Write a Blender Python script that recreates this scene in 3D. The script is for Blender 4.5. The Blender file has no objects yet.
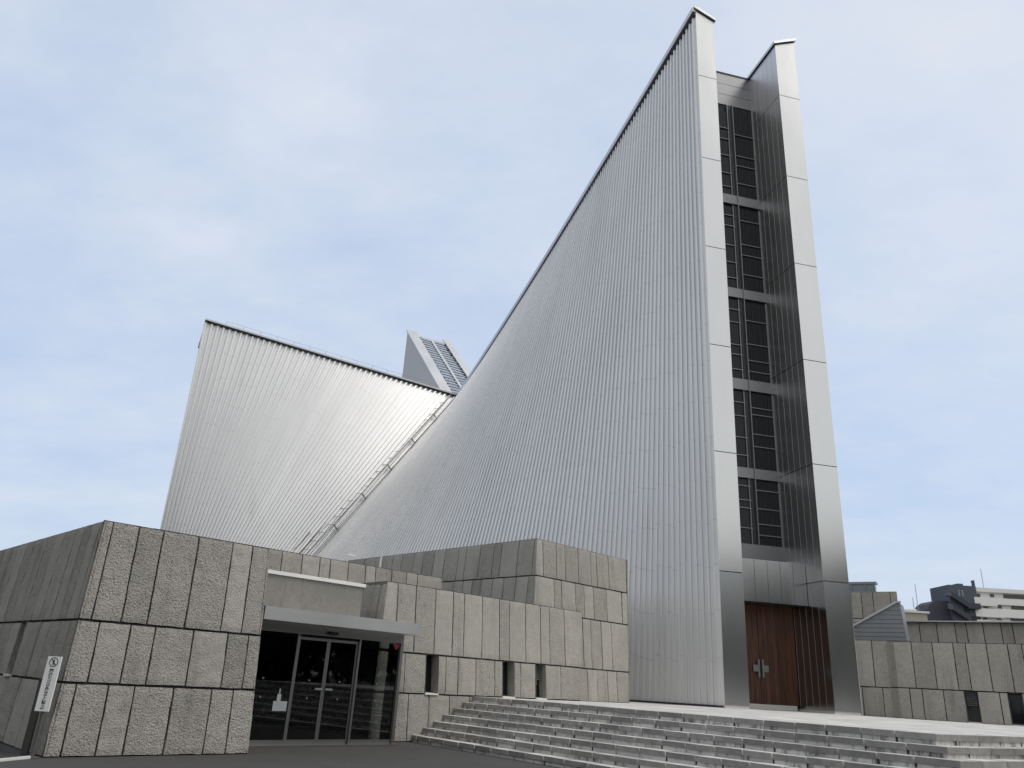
import bpy, math, random
from mathutils import Vector as V, noise
random.seed(7)
rnd = random.uniform
S = bpy.context.scene
col = S.collection
Z1 = V((0, 0, 1))

# ------------------------------------------------------------------ materials
def new_mat(name):
    m = bpy.data.materials.new(name); m.use_nodes = True
    nt = m.node_tree; nt.nodes.clear()
    out = nt.nodes.new('ShaderNodeOutputMaterial')
    b = nt.nodes.new('ShaderNodeBsdfPrincipled')
    nt.links.new(b.outputs[0], out.inputs[0])
    return m, nt, b
def N(nt, t, **kw):
    n = nt.nodes.new(t)
    for k, v in kw.items():
        if k in n.inputs: n.inputs[k].default_value = v
        else: setattr(n, k, v)
    return n
def math_(nt, op, a, b=None):
    n = nt.nodes.new('ShaderNodeMath'); n.operation = op
    for i, x in enumerate((a, b)):
        if x is None: continue
        if isinstance(x, (int, float)): n.inputs[i].default_value = x
        else: nt.links.new(x, n.inputs[i])
    return n.outputs[0]
def mixc(nt, f, a, b, mode='MIX'):
    n = nt.nodes.new('ShaderNodeMix'); n.data_type = 'RGBA'; n.blend_type = mode
    for i, x in ((0, f), (6, a), (7, b)):
        if isinstance(x, (int, float)): n.inputs[i].default_value = x
        elif isinstance(x, tuple): n.inputs[i].default_value = (*x[:3], 1)
        else: nt.links.new(x, n.inputs[i])
    return n.outputs[2]
def ramp(nt, src, p0, p1):
    n = nt.nodes.new('ShaderNodeMapRange'); n.inputs[1].default_value = p0; n.inputs[2].default_value = p1
    nt.links.new(src, n.inputs[0]); return n.outputs[0]
def coords(nt, scale=(1, 1, 1)):
    t = nt.nodes.new('ShaderNodeTexCoord'); m = nt.nodes.new('ShaderNodeMapping'); m.inputs[3].default_value = scale
    nt.links.new(t.outputs['Object'], m.inputs[0]); return m.outputs[0]
def tex(nt, vec, scale, detail=4, rough=.55, kind='ShaderNodeTexNoise'):
    n = nt.nodes.new(kind); n.inputs['Scale'].default_value = scale
    if kind == 'ShaderNodeTexNoise':
        n.inputs['Detail'].default_value = detail; n.inputs['Roughness'].default_value = rough
    nt.links.new(vec, n.inputs['Vector']); return n.outputs[0]
def attr(nt, name):
    n = nt.nodes.new('ShaderNodeAttribute'); n.attribute_name = name; return n.outputs['Fac']
def bump(nt, b, h, strength, dist):
    n = nt.nodes.new('ShaderNodeBump'); n.inputs['Strength'].default_value = strength; n.inputs['Distance'].default_value = dist
    nt.links.new(h, n.inputs['Height']); nt.links.new(n.outputs[0], b.inputs['Normal'])

M = {}
def plain(name, c, rough=.6, metal=0., var=.12, sc=3, spec=.5):
    m, nt, b = new_mat(name)
    n = tex(nt, coords(nt), sc, 5)
    k = math_(nt, 'ADD', math_(nt, 'MULTIPLY', n, 2 * var), 1 - var)
    nt.links.new(mixc(nt, 1., c, k, 'MULTIPLY'), b.inputs['Base Color'])
    b.inputs['Roughness'].default_value = rough; b.inputs['Metallic'].default_value = metal
    b.inputs['Specular IOR Level'].default_value = spec
    M[name] = m; return m, nt, b

def steel(name, c, rough, metal=1., brush=(30, 30, .5), amt=.10, lap=False, toneamt=0.0):
    m, nt, b = new_mat(name)
    n = tex(nt, coords(nt, brush), 1, 4)
    n2 = tex(nt, coords(nt, (.35, .35, .12)), 1, 5)
    k = math_(nt, 'ADD', math_(nt, 'MULTIPLY', n2, 2 * amt), 1 - amt)
    k = math_(nt, 'MULTIPLY', k, math_(nt, 'ADD', math_(nt, 'MULTIPLY', n, .08), .96))
    if toneamt:
        k = math_(nt, 'MULTIPLY', k, math_(nt, 'ADD', math_(nt, 'MULTIPLY', attr(nt, 'tone'), toneamt), 1 - toneamt))
    if lap:      # laps between the sheets of each rib, staggered from rib to rib
        s = attr(nt, 'run')
        tn = attr(nt, 'tone')
        f = math_(nt, 'FRACT', math_(nt, 'ADD', math_(nt, 'MULTIPLY', s, .53), math_(nt, 'MULTIPLY', math_(nt, 'FRACT', math_(nt, 'MULTIPLY', tn, 7.3)), .14)))
        l = math_(nt, 'MULTIPLY', math_(nt, 'LESS_THAN', f, .030), math_(nt, 'GREATER_THAN', tn, .58))
        k = math_(nt, 'MULTIPLY', k, math_(nt, 'SUBTRACT', 1., math_(nt, 'MULTIPLY', l, .10)))
        st = ramp(nt, tex(nt, coords(nt, (.9, .9, .05)), 1, 6, .65), .60, .78)   # run-off stains
        k = math_(nt, 'MULTIPLY', k, math_(nt, 'SUBTRACT', 1., math_(nt, 'MULTIPLY', st, .16)))
    nt.links.new(mixc(nt, 1., c, k, 'MULTIPLY'), b.inputs['Base Color'])
    r = math_(nt, 'ADD', math_(nt, 'MULTIPLY', n2, .14), rough - .07)
    nt.links.new(r, b.inputs['Roughness'])
    b.inputs['Metallic'].default_value = metal
    h = math_(nt, 'ADD', math_(nt, 'MULTIPLY', n, .25), tex(nt, coords(nt, (1.6, 1.6, .45)), 1, 3))    # brushed grain and slight oil-canning
    bump(nt, b, h, .03 if lap else .09, .04)
    M[name] = m

def concrete(name, c, bs=30, bd=.035, bst=1., streak=.3, speck=1.):
    m, nt, b = new_mat(name)
    vec = coords(nt)
    t = attr(nt, 'tone'); g = attr(nt, 'grit')
    big = tex(nt, vec, .7, 5); med = tex(nt, vec, 7, 5, .7); lump = tex(nt, vec, bs, 3, .6); fine = tex(nt, vec, 95, 2, .6)
    k = math_(nt, 'ADD', math_(nt, 'MULTIPLY', big, .36), .82)
    k = math_(nt, 'MULTIPLY', k, math_(nt, 'ADD', math_(nt, 'MULTIPLY', med, .36), .82))
    pit = math_(nt, 'MULTIPLY', math_(nt, 'SUBTRACT', 1., ramp(nt, lump, .33, .52)), g)      # the pits of the hammered face are darker
    k = math_(nt, 'MULTIPLY', k, math_(nt, 'SUBTRACT', 1., math_(nt, 'MULTIPLY', pit, .38 * speck)))
    k = math_(nt, 'MULTIPLY', k, math_(nt, 'ADD', math_(nt, 'MULTIPLY', fine, .5), .75))
    k = math_(nt, 'MULTIPLY', k, t)
    st = ramp(nt, tex(nt, coords(nt, (2.6, 2.6, .22)), 1, 6, .62), .54, .78)
    k = math_(nt, 'MULTIPLY', k, math_(nt, 'SUBTRACT', 1., math_(nt, 'MULTIPLY', st, streak)))
    sm = ramp(nt, tex(nt, coords(nt, (.55, .55, .35)), 1, 8, .7), .50, .74)                  # broad blotches of old damp
    k = math_(nt, 'MULTIPLY', k, math_(nt, 'SUBTRACT', 1., math_(nt, 'MULTIPLY', sm, .15)))
    nt.links.new(mixc(nt, 1., c, k, 'MULTIPLY'), b.inputs['Base Color'])
    b.inputs['Roughness'].default_value = .92; b.inputs['Specular IOR Level'].default_value = .25
    h = math_(nt, 'ADD', math_(nt, 'MULTIPLY', lump, math_(nt, 'ADD', math_(nt, 'MULTIPLY', g, .85), .15)), math_(nt, 'MULTIPLY', fine, .18))
    bump(nt, b, h, bst, bd)
    M[name] = m

concrete('stone', (.416, .399, .362), 30, .05, 1.)
concrete('cast_concrete', (.215, .208, .19), 12, .006, .5, .5, .25)
plain('joint_dark', (.035, .034, .032), .95)
steel('wall_steel', (.73, .73, .73), .51, .74, lap=True, toneamt=.05)
steel('pier_steel', (.65, .65, .64), .22, 1., (45, 45, .3), .06, toneamt=.06)
steel('pier_steel_lower', (.50, .505, .51), .27, 1., (45, 45, .3), .08, toneamt=.06)  # darker, slightly rougher steel for the lowest pier panels
steel('reveal_polished', (.48, .48, .48), .22, 1., (45, 45, .3), .06, toneamt=.10)
steel('reveal_steel', (.62, .62, .62), .42, 1., (45, 45, .3), .06, toneamt=.10)
steel('coping_steel', (.52, .53, .54), .42, .9)
steel('band_steel', (.27, .27, .275), .38, .9)
steel('canopy_steel', (.72, .715, .70), .36, 1., (.4, .4, 40))
steel('door_alloy', (.27, .27, .265), .35, .9)
steel('blue_steel', (.40, .45, .52), .42, .6, (2, 2, 30))
plain('dark_trim_shade', (.03, .03, .032), .7)  # dark trim and joints, also the strips that stand for shadow lines
plain('fin_sheet', (.50, .505, .51), .6, .25, .08)
plain('white_metal', (.72, .72, .70), .5)
plain('frame_grey', (.25, .26, .265), .4, .7)
plain('dark_frame', (.06, .062, .066), .4, .6)
plain('wedge_grey', (.23, .245, .262), .55, .3)
plain('roof_felt', (.16, .16, .16), .9)
plain('interior_dark', (.045, .042, .04), .8)
plain('interior_wood', (.10, .06, .04), .6)
plain('sill_stone', (.66, .65, .62), .8)
plain('post_grey', (.20, .195, .19), .45, .6)
plain('post_dark', (.055, .054, .052), .7)
plain('sign_white', (.92, .92, .91), .45, var=.03)
plain('ink', (.035, .035, .04), .6)
plain('ink_red', (.45, .03, .04), .5)
plain('red_sign', (.28, .012, .025), .45)
plain('paper', (.36, .385, .39), .7)
plain('apartment_white', (.78, .77, .74), .8)
plain('apartment_dark', (.085, .095, .125), .8)
plain('apartment_slate', (.05, .055, .072), .8)
plain('apartment_beige', (.42, .38, .31), .85)
plain('shade_glass', (.06, .065, .07), .2)
plain('mast', (.30, .31, .33), .5, .5)
plain('ladder_steel', (.30, .29, .28), .5, .7)

def glass(name, tint, refl=1.0, rough=.02, opaque=None):
    m, nt, b = new_mat(name); nt.nodes.remove(b)
    out = [n for n in nt.nodes if n.type == 'OUTPUT_MATERIAL'][0]
    g = N(nt, 'ShaderNodeBsdfGlossy'); g.inputs['Roughness'].default_value = rough; g.inputs['Color'].default_value = (refl, refl, refl, 1)
    if opaque:
        t = N(nt, 'ShaderNodeBsdfDiffuse'); t.inputs['Color'].default_value = (*opaque, 1)
    else:
        t = N(nt, 'ShaderNodeBsdfTransparent'); t.inputs['Color'].default_value = (*tint, 1)
    f = N(nt, 'ShaderNodeFresnel'); f.inputs['IOR'].default_value = 1.45
    mx = N(nt, 'ShaderNodeMixShader')
    nt.links.new(f.outputs[0], mx.inputs[0]); nt.links.new(t.outputs[0], mx.inputs[1]); nt.links.new(g.outputs[0], mx.inputs[2])
    nt.links.new(mx.outputs[0], out.inputs[0]); M[name] = m
glass('door_glass', (.52, .55, .54))
glass('window_glass', None, .6, .04, (.018, .019, .022))
glass('sky_glass', None, 1., .06, (.20, .24, .29))
glass('far_glass', None, 1., .05, (.16, .20, .22))

def wood():
    m, nt, b = new_mat('door_wood')
    t = attr(nt, 'tone')
    gr = tex(nt, coords(nt, (14, 14, .9)), 1, 6, .65)
    c = mixc(nt, ramp(nt, gr, .35, .68), (.045, .018, .010), (.140, .056, .031))
    nt.links.new(mixc(nt, 1., c, t, 'MULTIPLY'), b.inputs['Base Color'])
    b.inputs['Roughness'].default_value = .42
    bump(nt, b, gr, .2, .004); M['door_wood'] = m
wood()

def stair_mats():
    m, nt, b = new_mat('tread_stone'); vec = coords(nt); t = attr(nt, 'tone')
    a = tex(nt, vec, 2.2, 6, .65); f = tex(nt, vec, 60, 4, .7)
    k = math_(nt, 'MULTIPLY', t, math_(nt, 'ADD', math_(nt, 'MULTIPLY', a, 1.0), .46))
    k = math_(nt, 'MULTIPLY', k, math_(nt, 'ADD', math_(nt, 'MULTIPLY', f, .5), .75))
    nt.links.new(mixc(nt, 1., (.49, .485, .47), k, 'MULTIPLY'), b.inputs['Base Color'])
    b.inputs['Roughness'].default_value = .85
    bump(nt, b, f, .8, .012); M['tread_stone'] = m
    m, nt, b = new_mat('nosing_stone'); vec = coords(nt); t = attr(nt, 'tone')
    a = tex(nt, vec, 5, 6, .7); f = tex(nt, vec, 60, 4, .7)
    k = math_(nt, 'MULTIPLY', t, math_(nt, 'ADD', math_(nt, 'MULTIPLY', a, 1.1), .42))
    k = math_(nt, 'MULTIPLY', k, math_(nt, 'ADD', math_(nt, 'MULTIPLY', f, .6), .7))
    nt.links.new(mixc(nt, 1., (.30, .295, .28), k, 'MULTIPLY'), b.inputs['Base Color'])
    b.inputs['Roughness'].default_value = .9; bump(nt, b, f, .8, .012); M['nosing_stone'] = m
    m, nt, b = new_mat('riser_stone'); t = attr(nt, 'tone')
    st = tex(nt, coords(nt, (4.5, 4.5, 1.6)), 1, 7, .75)        # lime run-off on the risers
    c = mixc(nt, ramp(nt, st, .36, .50), (.17, .167, .16), (.72, .71, .69))
    nt.links.new(mixc(nt, 1., c, t, 'MULTIPLY'), b.inputs['Base Color'])
    b.inputs['Roughness'].default_value = .9; M['riser_stone'] = m
    m, nt, b = new_mat('plaza_stone')
    br = nt.nodes.new('ShaderNodeTexBrick'); mp = nt.nodes.new('ShaderNodeMapping'); tc = nt.nodes.new('ShaderNodeTexCoord')
    mp.inputs[2].default_value = (0, 0, math.radians(-44)); nt.links.new(tc.outputs['Object'], mp.inputs[0]); nt.links.new(mp.outputs[0], br.inputs[0])
    br.inputs['Color1'].default_value = (.52, .515, .50, 1); br.inputs['Color2'].default_value = (.40, .395, .38, 1); br.inputs['Mortar'].default_value = (.16, .155, .15, 1)
    br.inputs['Scale'].default_value = 1.; br.inputs['Mortar Size'].default_value = .012; br.inputs['Brick Width'].default_value = 1.2; br.inputs['Row Height'].default_value = .6
    vec = coords(nt); a = tex(nt, vec, .8, 7, .7); f = tex(nt, vec, 30, 4, .7)
    k = math_(nt, 'MULTIPLY', math_(nt, 'ADD', math_(nt, 'MULTIPLY', a, .9), .6), math_(nt, 'ADD', math_(nt, 'MULTIPLY', f, .4), .8))
    nt.links.new(mixc(nt, 1., br.outputs[0], k, 'MULTIPLY'), b.inputs['Base Color'])
    b.inputs['Roughness'].default_value = .85; bump(nt, b, f, .4, .006); M['plaza_stone'] = m
    m, nt, b = new_mat('asphalt'); vec = coords(nt)
    a = tex(nt, vec, .25, 6, .6); f = tex(nt, vec, 90, 3, .8); v = tex(nt, vec, 60, kind='ShaderNodeTexVoronoi')
    k = math_(nt, 'MULTIPLY', math_(nt, 'ADD', math_(nt, 'MULTIPLY', a, .7), .65), math_(nt, 'ADD', math_(nt, 'MULTIPLY', f, 1.0), .5))
    cr = nt.nodes.new('ShaderNodeTexVoronoi'); cr.feature = 'DISTANCE_TO_EDGE'; cr.inputs['Scale'].default_value = .22
    wv = nt.nodes.new('ShaderNodeVectorMath'); wv.operation = 'ADD'
    nz = nt.nodes.new('ShaderNodeTexNoise'); nz.inputs['Scale'].default_value = 1.3; nt.links.new(vec, nz.inputs['Vector'])
    nt.links.new(vec, wv.inputs[0]); nt.links.new(nz.outputs['Color'], wv.inputs[1]); nt.links.new(wv.outputs[0], cr.inputs['Vector'])
    ck = ramp(nt, cr.outputs[0], 0., .012)
    k = math_(nt, 'MULTIPLY', k, math_(nt, 'ADD', math_(nt, 'MULTIPLY', ck, .25), .75))
    nt.links.new(mixc(nt, 1., (.046, .0455, .045), k, 'MULTIPLY'), b.inputs['Base Color'])
    b.inputs['Roughness'].default_value = .85; bump(nt, b, math_(nt, 'ADD', v, f), .6, .01); M['asphalt'] = m
stair_mats()
plain('foliage', (.045, .075, .03), .8, var=.3)
plain('bark', (.09, .07, .055), .9)
plain('soil', (.03, .028, .024), .95, var=.4, sc=14)

# ------------------------------------------------------------------ mesh building
class MB:
    def __init__(s): s.v = []; s.f = []; s.t = []; s.m = []; s.g = []; s.run = {}
    def add(s, vs, fs, tone=1., mi=0, grit=1.):
        o = len(s.v); s.v += [tuple(p) for p in vs]
        for f in fs: s.f.append(tuple(i + o for i in f)); s.t.append(tone); s.m.append(mi); s.g.append(grit)
        return o
    def quad(s, a, b, c, d, tone=1., mi=0): s.add([a, b, c, d], [(0, 1, 2, 3)], tone, mi)
    def hexa(s, p, tone=1., mi=0):
        s.add(p, [(3, 2, 1, 0), (4, 5, 6, 7), (0, 1, 5, 4), (1, 2, 6, 5), (2, 3, 7, 6), (3, 0, 4, 7)], tone, mi)
    def bar(s, a, b, w, h, tone=1., mi=0, up=Z1):
        a = V(a); b = V(b); d = (b - a).normalized(); x = d.cross(up)
        if x.length < 1e-4: x = d.cross(V((1, 0, 0)))
        x.normalize(); y = x.cross(d).normalized(); x *= w / 2; y *= h / 2
        s.hexa([a - x - y, a + x - y, a + x + y, a - x + y, b - x - y, b + x - y, b + x + y, b - x + y], tone, mi)
    def prism(s, poly, z0, z1, tone=1., mi=0):
        n = len(poly); lo = [(p[0], p[1], z0) for p in poly]; hi = [(p[0], p[1], z1) for p in poly]
        s.add(lo + hi, [tuple(range(n))[::-1], tuple(range(n, 2 * n))] + [(i, (i + 1) % n, (i + 1) % n + n, i + n) for i in range(n)], tone, mi)
    def extrude(s, poly, d, tone=1., mi=0):
        n = len(poly); d = V(d); lo = [V(p) for p in poly]; hi = [p + d for p in lo]
        s.add(lo + hi, [tuple(range(n))[::-1], tuple(range(n, 2 * n))] + [(i, (i + 1) % n, (i + 1) % n + n, i + n) for i in range(n)], tone, mi)
    def build(s, name, mats, parent=None, smooth=False):
        me = bpy.data.meshes.new(name); me.from_pydata(s.v, [], s.f)
        for m in (mats if isinstance(mats, (list, tuple)) else [mats]): me.materials.append(M[m])
        a = me.attributes.new('tone', 'FLOAT', 'FACE'); a.data.foreach_set('value', s.t)
        a = me.attributes.new('grit', 'FLOAT', 'FACE'); a.data.foreach_set('value', s.g)
        me.polygons.foreach_set('material_index', s.m)
        if s.run:
            r = me.attributes.new('run', 'FLOAT', 'POINT'); r.data.foreach_set('value', [s.run.get(i, 0.) for i in range(len(s.v))])
        me.update()
        import bmesh
        bm = bmesh.new(); bm.from_mesh(me); bmesh.ops.recalc_face_normals(bm, faces=bm.faces); bm.to_mesh(me); bm.free()
        if smooth: me.polygons.foreach_set('use_smooth', [True] * len(me.polygons))
        o = bpy.data.objects.new(name, me); col.objects.link(o)
        attach(o, parent); return o
def world_loc(o):
    p = V((0, 0, 0))
    while o: p += o.location; o = o.parent
    return p
def attach(o, parent):
    if parent: o.parent = parent; o.location = o.location - world_loc(parent)
def tag(o, label=None, cat=None, group=None, kind=None):
    for k, v in (('label', label), ('category', cat), ('group', group), ('kind', kind)):
        if v: o[k] = v
    return o
def thing(name, loc, label, cat, group=None):
    o = bpy.data.objects.new(name, None); col.objects.link(o); o.location = loc; return tag(o, label, cat, group)
def D(deg): a = math.radians(deg); return V((math.sin(a), math.cos(a), 0))
def lerp(a, b, t): return a + (b - a) * t

# ------------------------------------------------------------------ stone-panel walls
BAT = .08                       # batter: every stone wall leans back 8 cm per metre
class Wall:
    def __init__(s, P0, deg, flip=1, b=BAT):
        s.P = V(P0); s.d = D(deg); s.n = V((s.d.y, -s.d.x, 0)) * flip; s.b = b; s.lean = None
    def pt(s, u, z, d=0.): p = s.P + s.d * u + s.n * d - (s.lean or s.n) * (s.b * z); return V((p.x, p.y, p.z + z))
def stone_wall(parent, W, courses, e0=0., e1=0., name='stone_wall', fine=.13, gap=.034, hgap=.045, depth=.05, label=None, z_top=None):
    """courses: (z0, z1, [breaks], {cell: window kind}). Each panel is its own rough slab in front of a dark backing."""
    mb = MB(); wins = []
    for (z0, z1, br, wn) in courses:
        lo, hi = br[0], br[-1]
        def su(u, z):
            sh0, sh1 = e0 * BAT * z, e1 * BAT * z
            w0, w1 = (max(.45, 1.7 * abs(e) * BAT * 4.2) for e in (e0, e1))
            return u + sh0 * max(0, 1 - (u - lo) / w0) + sh1 * max(0, 1 - (hi - u) / w1)
        for i in range(len(br) - 1):
            a, c = br[i], br[i + 1]
            P = lambda u, z, d: W.pt(su(u, z), z, d)
            if i in wn:
                wins.append((a, c, z0, z1, wn[i], su)); dp = -.38
                q = [(a, z0), (c, z0), (c, z1), (a, z1)]
                for k in range(4):
                    (u0, y0), (u1, y1) = q[k], q[(k + 1) % 4]
                    mb.quad(P(u0, y0, 0), P(u1, y1, 0), P(u1, y1, dp), P(u0, y0, dp), .9, 0)
                mb.quad(P(a, z0, dp), P(c, z0, dp), P(c, z1, dp), P(a, z1, dp), 1, 1)
                continue
            mb.quad(P(a, z0, -depth), P(c, z0, -depth), P(c, z1, -depth), P(a, z1, -depth), 1, 1)
            tone = random.choice((.91, .95, .98, 1., 1.02, 1.05)) * rnd(.96, 1.04)
            d0 = rnd(-.006, .006)
            nx = max(2, int((c - a) / fine)); nz = max(2, int((z1 - z0) / fine)); vs = []; sd = rnd(0, 99)
            for r in range(nz + 1):
                for k in range(nx + 1):
                    u = lerp(a + gap / 2, c - gap / 2, k / nx); z = lerp(z0 + hgap / 2, z1 - hgap / 2, r / nz)
                    nn = noise.noise_vector(V((u * 5, z * 5, sd)))
                    d = d0 + nn.x * .012
                    if k in (0, nx): u += nn.y * .009; d -= .010
                    if r in (0, nz): z += nn.z * .009; d -= .010
                    vs.append(P(u, z, d))
            fs = [(r * (nx + 1) + k, r * (nx + 1) + k + 1, (r + 1) * (nx + 1) + k + 1, (r + 1) * (nx + 1) + k) for r in range(nz) for k in range(nx)]
            ring = [k for k in range(nx + 1)] + [r * (nx + 1) + nx for r in range(1, nz + 1)] + [nz * (nx + 1) + k for k in range(nx - 1, -1, -1)] + [r * (nx + 1) for r in range(nz - 1, 0, -1)]
            base = len(vs)
            for q in ring: vs.append(V(vs[q]) - W.n * (depth + .01))
            L = len(ring)
            fs += [(ring[q], base + q, base + (q + 1) % L, ring[(q + 1) % L]) for q in range(L)]
            mb.add(vs, fs, tone, 0, random.choice((.4, .6, .8, 1., 1.05)))
    o = mb.build(name, ['stone', 'joint_dark'], parent)
    if label: o['label'] = label
    for (a, c, z0, z1, kind, su) in wins:
        P = lambda u, z, d: W.pt(su(u, z), z, d)
        f = MB(); w = .035; dp = -.34
        f.bar(P(a + w / 2, z0 + .05, dp), P(a + w / 2, z1, dp), w, .06); f.bar(P(c - w / 2, z0 + .05, dp), P(c - w / 2, z1, dp), w, .06)
        f.bar(P(a + w, z1 - w / 2, dp), P(c - w, z1 - w / 2, dp), .06, w); f.bar(P(a + w, z0 + .07, dp), P(c - w, z0 + .07, dp), .06, .04)
        fo = f.build('window', 'dark_frame', parent)
        g = MB(); zt = z1 - w if kind != 'louvre' else lerp(z0, z1, .52)
        g.hexa([P(a + w, z0 + .09, dp - .01), P(c - w, z0 + .09, dp - .01), P(c - w, z0 + .09, dp - .02), P(a + w, z0 + .09, dp - .02), P(a + w, zt, dp - .01), P(c - w, zt, dp - .01), P(c - w, zt, dp - .02), P(a + w, zt, dp - .02)])
        g.build('pane', 'window_glass', fo)
        if kind == 'louvre':
            l = MB()
            for k in range(7):
                z = lerp(zt + .03, z1 - .08, k / 6)
                l.hexa([P(a + w, z, -.16), P(c - w, z, -.16), P(c - w, z + .012, -.16), P(a + w, z + .012, -.16), P(a + w, z + .045, -.24), P(c - w, z + .045, -.24), P(c - w, z + .057, -.24), P(a + w, z + .057, -.24)])
            l.build('louvre', 'frame_grey', fo)
        s = MB(); s.hexa([P(a - .01, z0 - .015, .03), P(c + .01, z0 - .015, .03), P(c + .01, z0 + .025, .03), P(a - .01, z0 + .025, .03), P(a + .002, z0 - .015, -.3), P(c - .002, z0 - .015, -.3), P(c - .002, z0 + .04, -.3), P(a + .002, z0 + .04, -.3)])
        s.build('sill', 'sill_stone', fo)
    return o
def breaks(a, b, seed, lo=.5, hi=.82):
    r = random.Random(seed); out = [a]
    while b - out[-1] > hi * 1.25: out.append(out[-1] + r.choice((lo, lo * 1.2, hi * .95, hi)) * r.uniform(.95, 1.05))
    return out + [b]

# ------------------------------------------------------------------ key points (metres, camera above the origin)
K0 = V((-7.60, 14.65, 0)); P0 = V((-2.46, 22.80, 0))
d1 = D(46); n1 = V((d1.y, -d1.x, 0)); dl = D(-44)     # d1 along the front walls, dl away to the left along the side walls
PZ = 1.22                                             # terrace level
A = V((9.238, 33.0, PZ)); g = D(77); ax = V((-g.y, g.x, 0))
def gl(u, v, z): p = A + g * u + ax * v; return V((p.x, p.y, z))
C = V((-4.518, 62.5, 24.53)); B = V((-16.685, 49.164, PZ)); G = V((-23.516, 53.423, PZ)); GT = V((-23.74, 53.5, 26.2))
TOP = 38.0

# ================================================================== the setting
mb = MB(); R_ = 900
mb.quad((-R_, -R_, 0), (R_, -R_, 0), (R_, R_, 0), (-R_, R_, 0))
tag(mb.build('ground', 'asphalt'), 'dark grey asphalt forecourt spreading in front of the steps', 'ground', kind='structure')
k0 = V((-7.72, 14.50, 0))
mb = MB(); mb.bar(k0 + V((0, -.03, .02)), k0 + V((-.65, -3.1, .02)), .05, .04)
tag(mb.build('kerb_strip', 'sill_stone'), 'thin pale kerb strip by the corner of the stone block', 'kerb', kind='structure')
mb = MB(); mb.prism([(-7.86, 14.52), (-8.40, 11.5), (-12, 11.5), (-16, 18), (-16.6, 23.4)], 0.002, .012)
tag(mb.build('planting_bed', 'soil'), 'dark strip of bare soil along the left stone wall', 'soil', kind='structure')

# terrace and steps
F7 = V((7.53, 14.15, 0)); s1 = V((.612, -.791, 0)).normalized(); s2 = V((.86, .51, 0)).normalized()
m1 = V((s1.y, -s1.x, 0)); m2 = V((s2.y, -s2.x, 0))
RUN = .365; RISE = PZ / 7
def fold(off):      # where the two edges meet when both are pushed out by off
    det = m1.x * m2.y - m1.y * m2.x
    return F7 + V(((off * m2.y - off * m1.y) / det, (m1.x * off - m2.x * off) / det, 0))
def hit_wall(p, d, z, W):   # distance along -d from p to the wall plane at height z
    q = W.pt(0, z); return (q - p).dot(W.n) / (-d.dot(W.n))
W4 = Wall(P0, 46)
stairs = thing('stone_staircase', F7 + V((0, 0, 0)), 'wide weathered stone stairs of seven steps up to the terrace', 'stairs')
rt_ = random.Random(4)
for k in range(1, 8):
    off = (7 - k) * RUN; zt = k * RISE; zb = zt - RISE
    f = fold(off); fi = fold(off - RUN - .12); mb = MB()
    L1 = hit_wall(f, s1, zt, W4) + .04
    for seg, (d, L, m) in enumerate(((-s1, L1, m1), (s2, 26., m2))):
        pos = 0.; first = True
        while pos < L - .02:
            ln = min(rnd(.62, .74), L - pos)
            if L - pos - ln < .25: ln = L - pos
            a = f + d * pos; b = f + d * (pos + ln - .034)
            ia, ib = a - m * (RUN + .10), b - m * (RUN + .10)
            if first: ia = fi.copy()
            dz = rnd(-.005, .005); dd = m * rnd(-.008, .008); tone = rnd(.72, 1.12)
            th = .10
            lo = [V((*(p + dd).xy, zt - th + dz)) for p in (a, b)] + [V((*p.xy, zt - th)) for p in (ib, ia)]
            hi = [V((*(p + dd).xy, zt + dz)) for p in (a, b)] + [V((*p.xy, zt + dz)) for p in (ib, ia)]
            mb.hexa(lo + hi, tone, 0)
            mb.m[-4] = 3      # nosing face: weathering, with the upright front's shade put into the colour
            ra, rb = a - m * .028, b - m * .028 + d * .004
            if first: ra = fold(off - .028)
            if rt_.random() < .62: mb.hexa([V((*p.xy, z)) for z in (zb + rt_.uniform(-.02, .03), zt - th - .002) for p in (b - m * .022 - d * .012, b - m * .022 + d * .022, b - m * .06 + d * .022, b - m * .06 - d * .012)], 1., 2)
            mb.hexa([V((*p.xy, z)) for z in (zb - .03, zt - th + .001) for p in (ra, rb, rb - m * .06, ra - m * .06)], rnd(.75, 1.1), 1)
            pos += ln; first = False
    mb.build('step', ['tread_stone', 'riser_stone', 'joint_dark', 'nosing_stone'], stairs)
fi = fold(-RUN - .05)
e_l = fi - s1 * 13.2; e_r = fi + s2 * 26
mb = MB()
mb.add([(e_l.x, e_l.y, PZ - .012), (fi.x, fi.y, PZ - .012), (e_r.x, e_r.y, PZ - .012), (70, 80, PZ - .012), (-40, 80, PZ - .012), (-12, 34, PZ - .012)], [(0, 1, 2, 3, 4, 5)])
tag(mb.build('terrace_paving', 'plaza_stone'), 'pale paved terrace at the top of the steps', 'terrace', kind='structure')

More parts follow.
